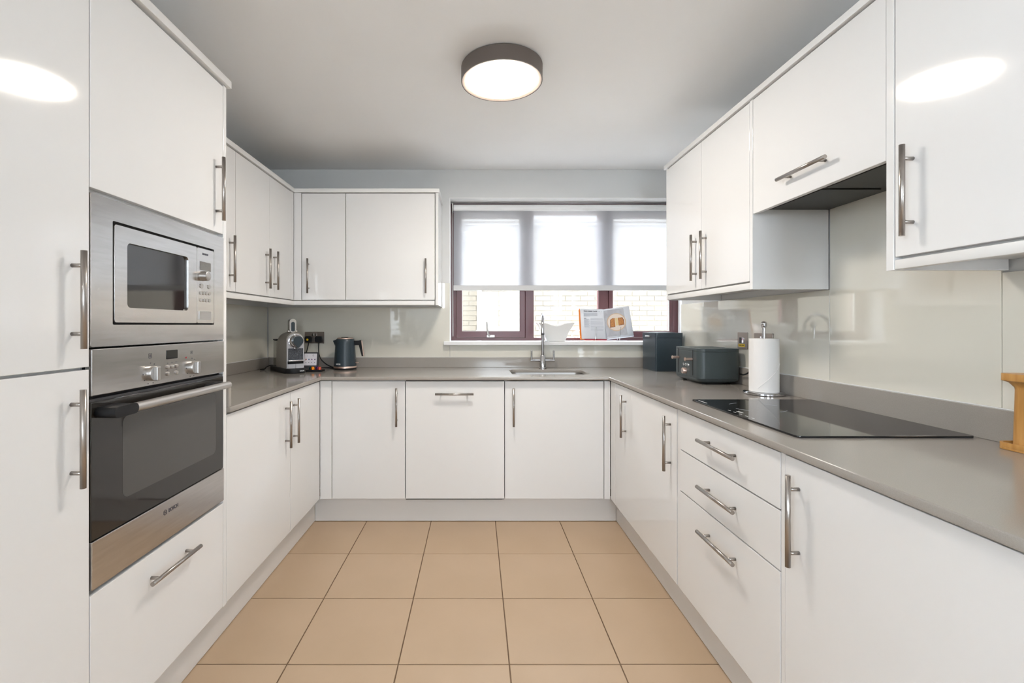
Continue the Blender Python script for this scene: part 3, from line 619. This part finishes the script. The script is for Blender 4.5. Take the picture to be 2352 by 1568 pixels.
# ================================================================ COFFEE MACHINE (local: front -y)
cm = thing('coffee_machine', 'grey capsule coffee machine with chrome lever on black base', 'coffee machine', (-1.171, 2.985, ZT), rotz=R(39))
I = Matrix()
base = [(-.066, .325), (-.066, .0)]+[(-.066+.132*i/10, -.0-.045*math.sin(math.pi*i/10)**.6) for i in range(1, 10)]+[(.066, 0), (.066, .325)]
o = obj('base', prism([base], .0005, .030), 'black_plastic', cm, bevel=.004)
def arch(hw, top, n=16):
    zc = top-hw; return [(-hw, .0305), (hw, .0305)]+[(hw*math.cos(math.pi*i/n), zc+hw*math.sin(math.pi*i/n)) for i in range(n+1)]
bm = bmesh.new(); rings = []
for y, hw, top in ((.0, .052, .258), (.004, .056, .262), (.150, .056, .264), (.185, .056, .258), (.210, .055, .242), (.228, .053, .215), (.236, .050, .185)):
    rings.append([bm.verts.new((x, y, z)) for x, z in arch(hw, top)])
ring_faces(bm, rings); bmesh.ops.recalc_face_normals(bm, faces=bm.faces)
obj('body', bm, 'grey_plastic', cm, smooth=True)
fr_ = lambda x, y, z: frame('B', (x, y, z))
obj('front_panel', prism([[(-.054, .032), (.054, .032), (.054, .200)]+[(.054*math.cos(R(a)), .200+.054*math.sin(R(a))) for a in range(10, 180, 10)]+[(-.054, .200)]], -.0015, .006, frame('B')), 'silver_plastic', cm, bevel=.003)
hd_ = obj('brew_head', lathe([(.046, .006), (.046, .010), (.041, .012), (.041, .024), (.036, .030)], M=fr_(0, 0, .205)), 'chrome', cm, smooth=True)
drop = [(.031*math.cos(R(a)), .031*math.sin(R(a))) for a in range(-30, 211, 12)]+[(0, -.044)]
obj('brew_cap', prism([drop], .0305, .052, fr_(.004, 0, .208)), 'navy_paint', hd_, bevel=.006, segs=3)
obj('mesh_panel', prism([rect(-.047, .047, .086, .160, .002)], .0062, .009, frame('B')), 'mesh_dark', cm)
bm = bmesh.new()
for i in range(8):
    for j in range(7): B(bm, -.041+i*.0115-.0018, -.041+i*.0115+.0018, -.0105, -.009, .0925+j*.0103-.0018, .0925+j*.0103+.0018)
obj('mesh_studs', bm, 'dark_grey_plastic', cm, kind='stuff')
bm = box(-.048, .056, -.030, -.0065, .078, .084); obj('cup_support', bm, 'chrome', cm, bevel=.002)
obj('slot', box(-.049, .049, -.0082, -.006, .060, .0775), 'black_plastic', cm)
for s in (-1, 1): obj('drip_tray_front', box(s*.0245-.0235, s*.0245+.0235, -.010, -.0062, .0315, .0585), 'silver_plastic', cm, bevel=.001)
lv = obj('lever', prism([rect(-.0215, .0215, .262, .352, .021)], -.082, -.046, frame('B')), 'chrome', cm, bevel=.012, segs=4, smooth=True)
obj('lever_inlay', prism([rect(-.0115, .0115, .268, .330, .010)], -.0465, -.0425, frame('B')), 'navy_paint', lv, bevel=.001)
obj('lever_hinge', cyl((-.030, .064, .268), (.030, .064, .268), .010, seg=16), 'chrome_dull', lv, smooth=True)
tk = obj('water_tank', box(-.052, .052, .238, .305, .0305, .205), 'tank', cm, bevel=.008, segs=3)
obj('tank_lid', box(-.053, .053, .238, .308, .2055, .214), 'black_plastic', tk, bevel=.003)
text('KRUPS', .013, Matrix.Translation((.030, -.0415, .0155)) @ Matrix.Rotation(R(16), 4, 'Z') @ frame('B'), 'print_white', 'lettering', cm, width=.032, ext=.001)
obj('cable', tube([(-.03, .326, .022), (-.05, .35, .03), (-.08, .355, .02), (-.10, .34, .0055), (-.13, .32, .0055)], .0035, seg=8, smooth_n=5), 'black_plastic', cm, smooth=True)
# capsule display
cs = thing('capsule_stand', 'small black stand with printed card of coffee drops', 'stand', (-1.09, 3.10, ZT))
obj('tray', prism([rect(-1.130, -1.024, 3.052, 3.128, .006)], ZT+.0005, ZT+.012), 'black_plastic', cs, bevel=.002)
for y in (3.053, ): obj('tray_lip', box(-1.130, -1.024, y, y+.004, ZT+.012, ZT+.0145), 'black_plastic', cs, bevel=.001)
Mt = Matrix.Translation((-1.130, 3.142, ZT+.0128)) @ Matrix.Rotation(R(-10), 4, 'X') @ frame('B')
bk = obj('back_board', prism([rect(-.055, .055, 0, .112, .004)], 0, .008, Mt), 'dark_grey_plastic', cs, bevel=.002)
cd = obj('card', prism([rect(-.043, .043, .022, .103, .002)], .0082, .0088, Mt), 'card_white', bk)
def dropshape(cx, cz, s): return [(cx+s*.8*math.cos(R(a)), cz+s*.8*math.sin(R(a))) for a in range(-210, 31, 20)]+[(cx, cz+s*1.5)]
for i, m_ in enumerate(('print_red', 'print_blue', 'print_plum', 'print_plum')):
    obj('printed_drop', prism([dropshape(-.030+i*.020, .062, .0052)], .0088, .0091, Mt), m_, cd)
    obj('printed_dot', prism([circ(-.030+i*.020, .042, .0025, 12)], .0088, .0091, Mt), 'ink', cd)
obj('printed_drop', prism([dropshape(.018, .088, .006), dropshape(.018, .088, .0048)], .0088, .0091, Mt), 'ink', cd)
obj('printed_dot', prism([rect(-.023, -.020, .082, .093)], .0088, .0091, Mt), 'ink_soft', cd)
for i, (m_, nm, x, y) in enumerate((('cap_teal', 'dark teal', -1.112, 3.104), ('cap_orange', 'bright orange', -1.091, 3.078), ('cap_purple', 'dark purple', -1.068, 3.104), ('cap_red', 'copper red', -1.046, 3.078))):
    c = thing('coffee_capsule', nm+' coffee capsule in the tray of the capsule stand', 'capsule', (x, y, ZT+.0128), 'coffee capsules in the stand')
    obj('shell', lathe([(.0135, .0008), (.0130, .004), (.0115, .0165), (.0065, .0215), (.002, .022)], (x, y, ZT+.0122), seg=20), m_, c, smooth=True)
    obj('foil_rim', lathe([(.0143, 0), (.0143, .0012), (.0125, .0014)], (x, y, ZT+.0122), seg=20), m_, c)
# ================================================================ KETTLE
kx, ky = -.922, 3.245
kt = thing('kettle', 'dark teal blue kettle with copper trim standing beside the socket', 'kettle', (kx, ky, ZT))
def kl(name, prof, m, parent=None, **k): return obj(name, lathe(prof, (kx, ky, ZT), seg=48), m, parent or kt, smooth=True, **k)
kl('power_base', [(.076, .0005), (.0775, .004), (.0775, .008), (.074, .010)], 'black_plastic')
kl('base_ring', [(.075, .0105), (.0785, .012), (.0785, .022), (.077, .024)], 'copper')
kb = kl('body', [(.077, .0242), (.0765, .03), (.066, .19), (.0635, .207), (.060, .212), (.056, .213)], 'navy_paint')
kl('lid', [(.056, .2135), (.055, .219), (.048, .222)], 'copper')
obj('lid_tab', prism([rect(-.02, .02, -.028, .012, .006)], .222, .2255, Matrix.Translation((kx, ky, ZT))), 'black_plastic', kt, bevel=.001)
bm = bmesh.new(); sp_ = [(-.058, -.024, .208), (-.058, .024, .208), (-.086, .003, .200), (-.086, -.003, .200), (-.0635, -.012, .155), (-.0635, .012, .155)]
v = [bm.verts.new((kx+a, ky+b, ZT+c)) for a, b, c in sp_]
for f in ((0, 1, 2, 3), (0, 3, 4), (1, 5, 2), (3, 2, 5, 4), (0, 4, 5, 1)): bm.faces.new([v[i] for i in f])
bmesh.ops.recalc_face_normals(bm, faces=bm.faces)
obj('spout', bm, 'navy_paint', kt, bevel=.002)
MK = frame('B', (kx, ky, ZT))
hk = obj('handle', prism([[(.060, .168), (.060, .200), (.098, .202), (.112, .206), (.114, .196), (.127, .094), (.118, .090), (.100, .160), (.098, .170)]], -.010, .010, MK), 'black_plastic', kt, bevel=.003)
obj('handle_plate', prism([[(.1135, .203), (.1205, .200), (.1335, .096), (.1272, .094)]], -.0105, .0105, MK), 'copper', hk, bevel=.002)
obj('water_window', prism([[(.0655, .150), (.0675, .150), (.0735, .074), (.0715, .074)]], -.004, .004, MK), 'silver_plastic', kt, bevel=.001)
obj('power_switch', box(kx+.074, kx+.094, ky-.010, ky+.010, ZT+.044, ZT+.049), 'copper', kt, bevel=.001)
text('SALTER', .0135, Matrix.Translation((kx-.028, ky-.0715, ZT+.040)) @ Matrix.Rotation(R(-22), 4, 'Z') @ frame('B'), 'print_white', 'lettering', kt, width=.036, ext=.0012)
obj('cable', tube([(kx-.074, ky+.02, ZT+.0052), (kx-.10, ky+.04, ZT+.0052), (kx-.15, ky+.055, ZT+.0052), (kx-.20, ky+.05, ZT+.0052)], .0034, seg=8, smooth_n=5), 'black_plastic', kt, smooth=True)
# ================================================================ BREAD BIN
bx0, bx1, by0, by1 = 1.197, 1.378, 3.081, 3.325
bb = thing('bread_bin', 'dark navy metal bread bin standing in the corner by the window', 'bread bin', (1.288, 3.2, ZT))
obj('body', prism([rect(bx0, bx1, by0, by1, .009)], ZT+.0005, ZT+.224), 'navy_paint', bb, smooth=True, bevel=.002)
ld = obj('lid', prism([rect(bx0-.002, bx1+.002, by0-.002, by1+.002, .010)], ZT+.2255, ZT+.258), 'navy_paint', bb, smooth=True, bevel=.003)
obj('lid_rim', prism([rect(bx0-.003, bx1+.003, by0-.003, by1+.003, .011)], ZT+.2242, ZT+.2254), 'navy_paint', ld)
obj('lid_handle', box(bx0-.014, bx0-.0025, 3.17, 3.24, ZT+.228, ZT+.238), 'chrome_dull', ld, bevel=.002)
obj('lid_panel', prism([rect(bx0+.03, bx1-.03, by0+.03, by1-.03, .02)], ZT+.2582, ZT+.261), 'navy_paint', ld, bevel=.001)
# ================================================================ TOASTER
tx0, tx1, ty0, ty1, th = 1.155, 1.376, 2.392, 2.695, .187
ts = thing('toaster', 'dark slate four-slice toaster with copper levers on the worktop', 'toaster', (1.26, 2.54, ZT))
slots = [rect(tx0+.03, tx1-.025, ty0+.035+i*.062, ty0+.062+i*.062, .005, 3) for i in range(4)]
obj('body', prism([rect(tx0, tx1, ty0, ty1, .035)], ZT+.030, ZT+th-.018), 'slate_paint', ts, smooth=True, bevel=.001)
obj('top_plate', prism([rect(tx0, tx1, ty0, ty1, .035)]+slots, ZT+th-.0178, ZT+th), 'slate_paint', ts, bevel=.003)
bm = bmesh.new(); rings = []
for ins, z in ((.016, .010), (.004, .020), (.0, .0298)): rings.append([bm.verts.new((x, y, ZT+z)) for x, y in rect(tx0+ins, tx1-ins, ty0+ins, ty1-ins, .034)])
ring_faces(bm, rings); obj('plinth', bm, 'slate_paint', ts, smooth=True)
for x in (tx0+.045, tx1-.045):
    for y in (ty0+.045, ty1-.045): obj('foot', cyl((x, y, ZT+.0005), (x, y, ZT+.0105), .010, .012), 'black_plastic', ts)
FT = lambda y, z: frame('R', (tx0, y, ZT+z))        # control face looks to -X
for y in (2.632, 2.462): obj('lever_slot', box(tx0-.0008, tx0-.0001, y-.0035, y+.0035, ZT+.042, ZT+.178), 'black_plastic', ts)
for y in (2.627, 2.468):
    bm = cyl((tx0-.001, y, ZT+.128), (tx0-.036, y, ZT+.128), .0075, seg=16)
    o = obj('lever', bm, 'copper', ts, smooth=True, bevel=.001)
    obj('lever_tip', cyl((tx0-.0362, y, ZT+.128), (tx0-.041, y, ZT+.128), .0095, seg=16), 'copper', o, smooth=True, bevel=.001)
for i in range(3): obj('button', lathe([(.0085, 0), (.008, .002), (.006, .0028)], M=FT(2.570-i*.028, .094), seg=18), 'chrome', ts, smooth=True)
kn_ = obj('browning_dial', lathe([(.0165, 0), (.0165, .018), (.015, .020)], M=FT(2.545, .060), seg=24), 'copper', ts, smooth=True)
obj('dial_face', lathe([(.009, .0202), (.0085, .021)], M=FT(2.545, .060), seg=20), 'chrome_dull', kn_)
# ================================================================ KITCHEN ROLL
rx, ry = 1.293, 2.075
kr = thing('kitchen_roll_holder', 'chrome kitchen roll holder with round base and ball-topped pole', 'roll holder', (rx, ry, ZT))
obj('base', lathe([(.080, .0005), (.083, .003), (.083, .009), (.078, .013), (.05, .013), (.004, .013)], (rx, ry, ZT), seg=48), 'chrome', kr, smooth=True)
obj('pole', cyl((rx, ry, ZT+.013), (rx, ry, ZT+.300), .0065, seg=16), 'chrome', kr, smooth=True)
obj('finial', lathe([(.006, .296), (.009, .300), (.0125, .307), (.0115, .314), (.012, .316), (.010, .323), (.005, .327), (.001, .3275)], (rx, ry, ZT), seg=24), 'chrome', kr, smooth=True)
ro = thing('kitchen_roll', 'roll of white kitchen paper on the chrome holder', 'kitchen roll', (rx, ry, ZT+.0135))
obj('paper', prism([circ(rx, ry, .059, 56), circ(rx, ry, .020, 28)], ZT+.0138, ZT+.250), 'paper', ro, smooth=True, bevel=.003)
pts = [(rx+.0595*math.cos(R(a)), ry+.0595*math.sin(R(a)), ZT+.030+.11*((a-215)/105)) for a in range(215, 321, 7)]
obj('loose_edge', tube(pts, .0016, seg=6), 'paper', ro, smooth=True)
# ================================================================ BAMBOO STAND
bs = thing('bamboo_stand', 'bamboo stand with flared top and tray base at the end of the worktop', 'stand', (1.345, 1.11, ZT))
bs0 = (1.319, 1.384, 1.040, 1.172)
obj('tray', prism([rect(*bs0, .016)], ZT+.0005, ZT+.006), 'bamboo', bs, bevel=.001)
obj('tray_rim', prism([rect(*bs0, .016), rect(bs0[0]+.005, bs0[1]-.005, bs0[2]+.005, bs0[3]-.005, .012)], ZT+.0062, ZT+.018), 'bamboo', bs, bevel=.001)
bm = bmesh.new(); rings = []
for ins, z in ((.0125, .0062), (.0145, .150), (.0140, .156), (.008, .168), (.001, .172)):
    rings.append([bm.verts.new((x, y, ZT+z)) for x, y in rect(bs0[0]+ins, bs0[1]-ins, bs0[2]+ins*1.3, bs0[3]-ins*1.3, .0185)])
ring_faces(bm, rings); obj('column', bm, 'bamboo', bs, smooth=True)
obj('top_plate', prism([rect(bs0[0]+.001, bs0[1]-.001, bs0[2], bs0[3]-.002, .016)], ZT+.1722, ZT+.190), 'bamboo', bs, bevel=.002)
# ================================================================ BOWL ON THE SILL
bo = thing('bowl', 'white porcelain bowl with flared pointed corners on the window sill', 'bowl', (.588, 3.455, ZB))
def bowl_ring(bm, hx, hy, z, pinch, dz):
    out = []
    for i in range(64):
        t = 2*math.pi*i/64; c, s = math.cos(t), math.sin(t)
        k = 1/max(abs(c), abs(s)); k = 1+(k-1)*pinch; corner = abs(math.sin(2*t))**2.2
        out.append(bm.verts.new((.588+hx*c*k, 3.455+hy*s*k, ZB+z+dz*corner)))
    return out
bm = bmesh.new(); rg = [bowl_ring(bm, *a) for a in ((.070, .056, .0006, .75, 0), (.076, .060, .012, .8, 0), (.090, .066, .06, .95, .004), (.108, .070, .110, 1.75, .026), (.105, .067, .1095, 1.75, .026), (.086, .062, .062, .95, .004), (.070, .054, .016, .8, 0))]
ring_faces(bm, rg); obj('vessel', bm, 'porcelain', bo, smooth=True)
# ================================================================ COOKBOOK
by_ = 3.425
st = thing('book_stand', 'thin chrome wire stand holding the open cookbook on the sill', 'book stand', (.97, by_, ZB))
bm = tube([(.80, by_+.03, ZB+.003), (1.13, by_+.03, ZB+.003)], .002, seg=6)
for x, dx in ((.874, .010), (1.052, .014)):
    tube([(x, by_+.03, ZB+.003), (x, by_-.040, ZB+.003), (x, by_-.040, ZB+.014), (x+dx*.5, by_-.034, ZB+.06), (x+dx, by_-.022, ZB+.105)], .002, seg=6, bm=bm)
obj('wire_front', bm, 'chrome', st, smooth=True)
bm = tube([(.88, by_+.03, ZB+.003), (.93, by_+.083, ZB+.17), (1.01, by_+.083, ZB+.17), (1.06, by_+.03, ZB+.003)], .002, seg=6)
obj('wire_back', bm, 'chrome', st, smooth=True)
ck = thing('cookbook', 'open cookbook with orange cover showing a toasted sandwich photo', 'book', (.967, by_, ZB))
tilt = Matrix.Rotation(R(-14), 4, 'X')
ML = Matrix.Translation((.968, by_-.004, ZB+.0085)) @ tilt @ Matrix.Rotation(R(5), 4, 'Z') @ frame('B')
MR = Matrix.Translation((.968, by_-.004, ZB+.0085)) @ tilt @ Matrix.Rotation(R(-14), 4, 'Z') @ Matrix.Rotation(R(-4.5), 4, 'Y') @ frame('B')
PWd, PH = .192, .232
def page(sgn):
    xs_ = [0, .012, .03, .06, .11, PWd]; ht = [.002, .010, .014, .0135, .012, .010]
    return [(sgn*x, h) for x, h in zip(xs_, ht)]
def slab(sgn, M, y0, y1, base):
    top = page(sgn); lp = top+[(sgn*PWd, base), (0, base)]
    Mx2 = M @ Matrix(((1,0,0,0),(0,0,1,0),(0,1,0,0),(0,0,0,1)))
    b = prism([lp], y0, y1, Mx2); return b
lp_ = obj('page_block', slab(-1, ML, .004, PH, 0), 'page', ck)
rp_ = obj('page_block', slab(1, MR, .004, PH, 0), 'page', ck)
obj('cover', prism([rect(-PWd-.006, -.001, 0, PH+.003)], -.0035, -.0003, ML), 'orange_cover', ck)
obj('cover', prism([rect(.001, PWd+.001, 0.001, PH)], -.0035, -.0003, MR), 'page', ck)
obj('fore_edge', prism([rect(-PWd-.012, -PWd-.0008, .001, PH-.008)], 0, .006, ML), 'orange_cover', ck)
obj('spine_band', prism([rect(-PWd+.02, -.004, -.0045, .0030)], .001, .009, ML), 'crimson', ck)
hz = .0135
text('VEGAN SUMMER TOASTIE', .0095, ML @ Matrix.Translation((-.117, .214, hz+.0012)), 'ink', 'printed_title', lp_, width=.105, bold=.0003)
def line(x0, x1, y, m='ink_soft', hh=.0011): obj('printed_line', prism([rect(x0, x1, y-hh, y+hh)], hz+.0006, hz+.0011, ML), m, lp_)
for i in range(6): line(-.170, -.065 if i < 5 else -.125, .202-i*.0052)
line(-.170, -.152, .158, 'ink', .0014)
for i in range(12): line(-.170, -.132+.006*math.sin(i*2.3), .151-i*.0054)
for i in range(17):
    if i not in (3, 9, 13): line(-.120, -.026+.004*math.sin(i*3.1), .158-i*.0056)
line(-.055, -.045, .213, 'ink_soft', .002); line(-.038, -.030, .212, 'ink_soft', .002)
hr = .0142
ph = obj('photo', prism([rect(.004, .150, .020, .222)], hr-.0006, hr+.0004, MR), 'page_photo', rp_)
pc = (.086, .122)
for r_, m_, z in ((.068, 'plate_rim', .0005), (.062, 'plate_cream', .0008)): obj('printed_plate', prism([circ(*pc, r_, 40)], hr+z-.0001, hr+z+.0002, MR), m_, ph)
a_ = [(-.048, -.034), (-.012, -.032), (-.008, .030), (-.022, .032), (-.040, .022)]; b_ = [(.012, -.026), (.050, -.024), (.052, .010), (.044, .030), (.014, .030)]
for lp, m_ in ((a_, 'toast'), (b_, 'toast')):
    obj('printed_toast', prism([[(pc[0]+x*1.06, pc[1]+y*1.06-.001) for x, y in lp]], hr+.0010, hr+.0012, MR), 'toast_dark', ph)
    obj('printed_toast', prism([[(pc[0]+x*.98, pc[1]+y*.98) for x, y in lp]], hr+.0012, hr+.0015, MR), m_, ph)
obj('printed_filling', prism([[(pc[0]-.008, pc[1]-.028), (pc[0]+.010, pc[1]-.024), (pc[0]+.012, pc[1]+.030), (pc[0]-.006, pc[1]+.030)]], hr+.0010, hr+.0012, MR), 'filling', ph)
for o in scene.objects:
    if '_rot' in o: del o['_rot']
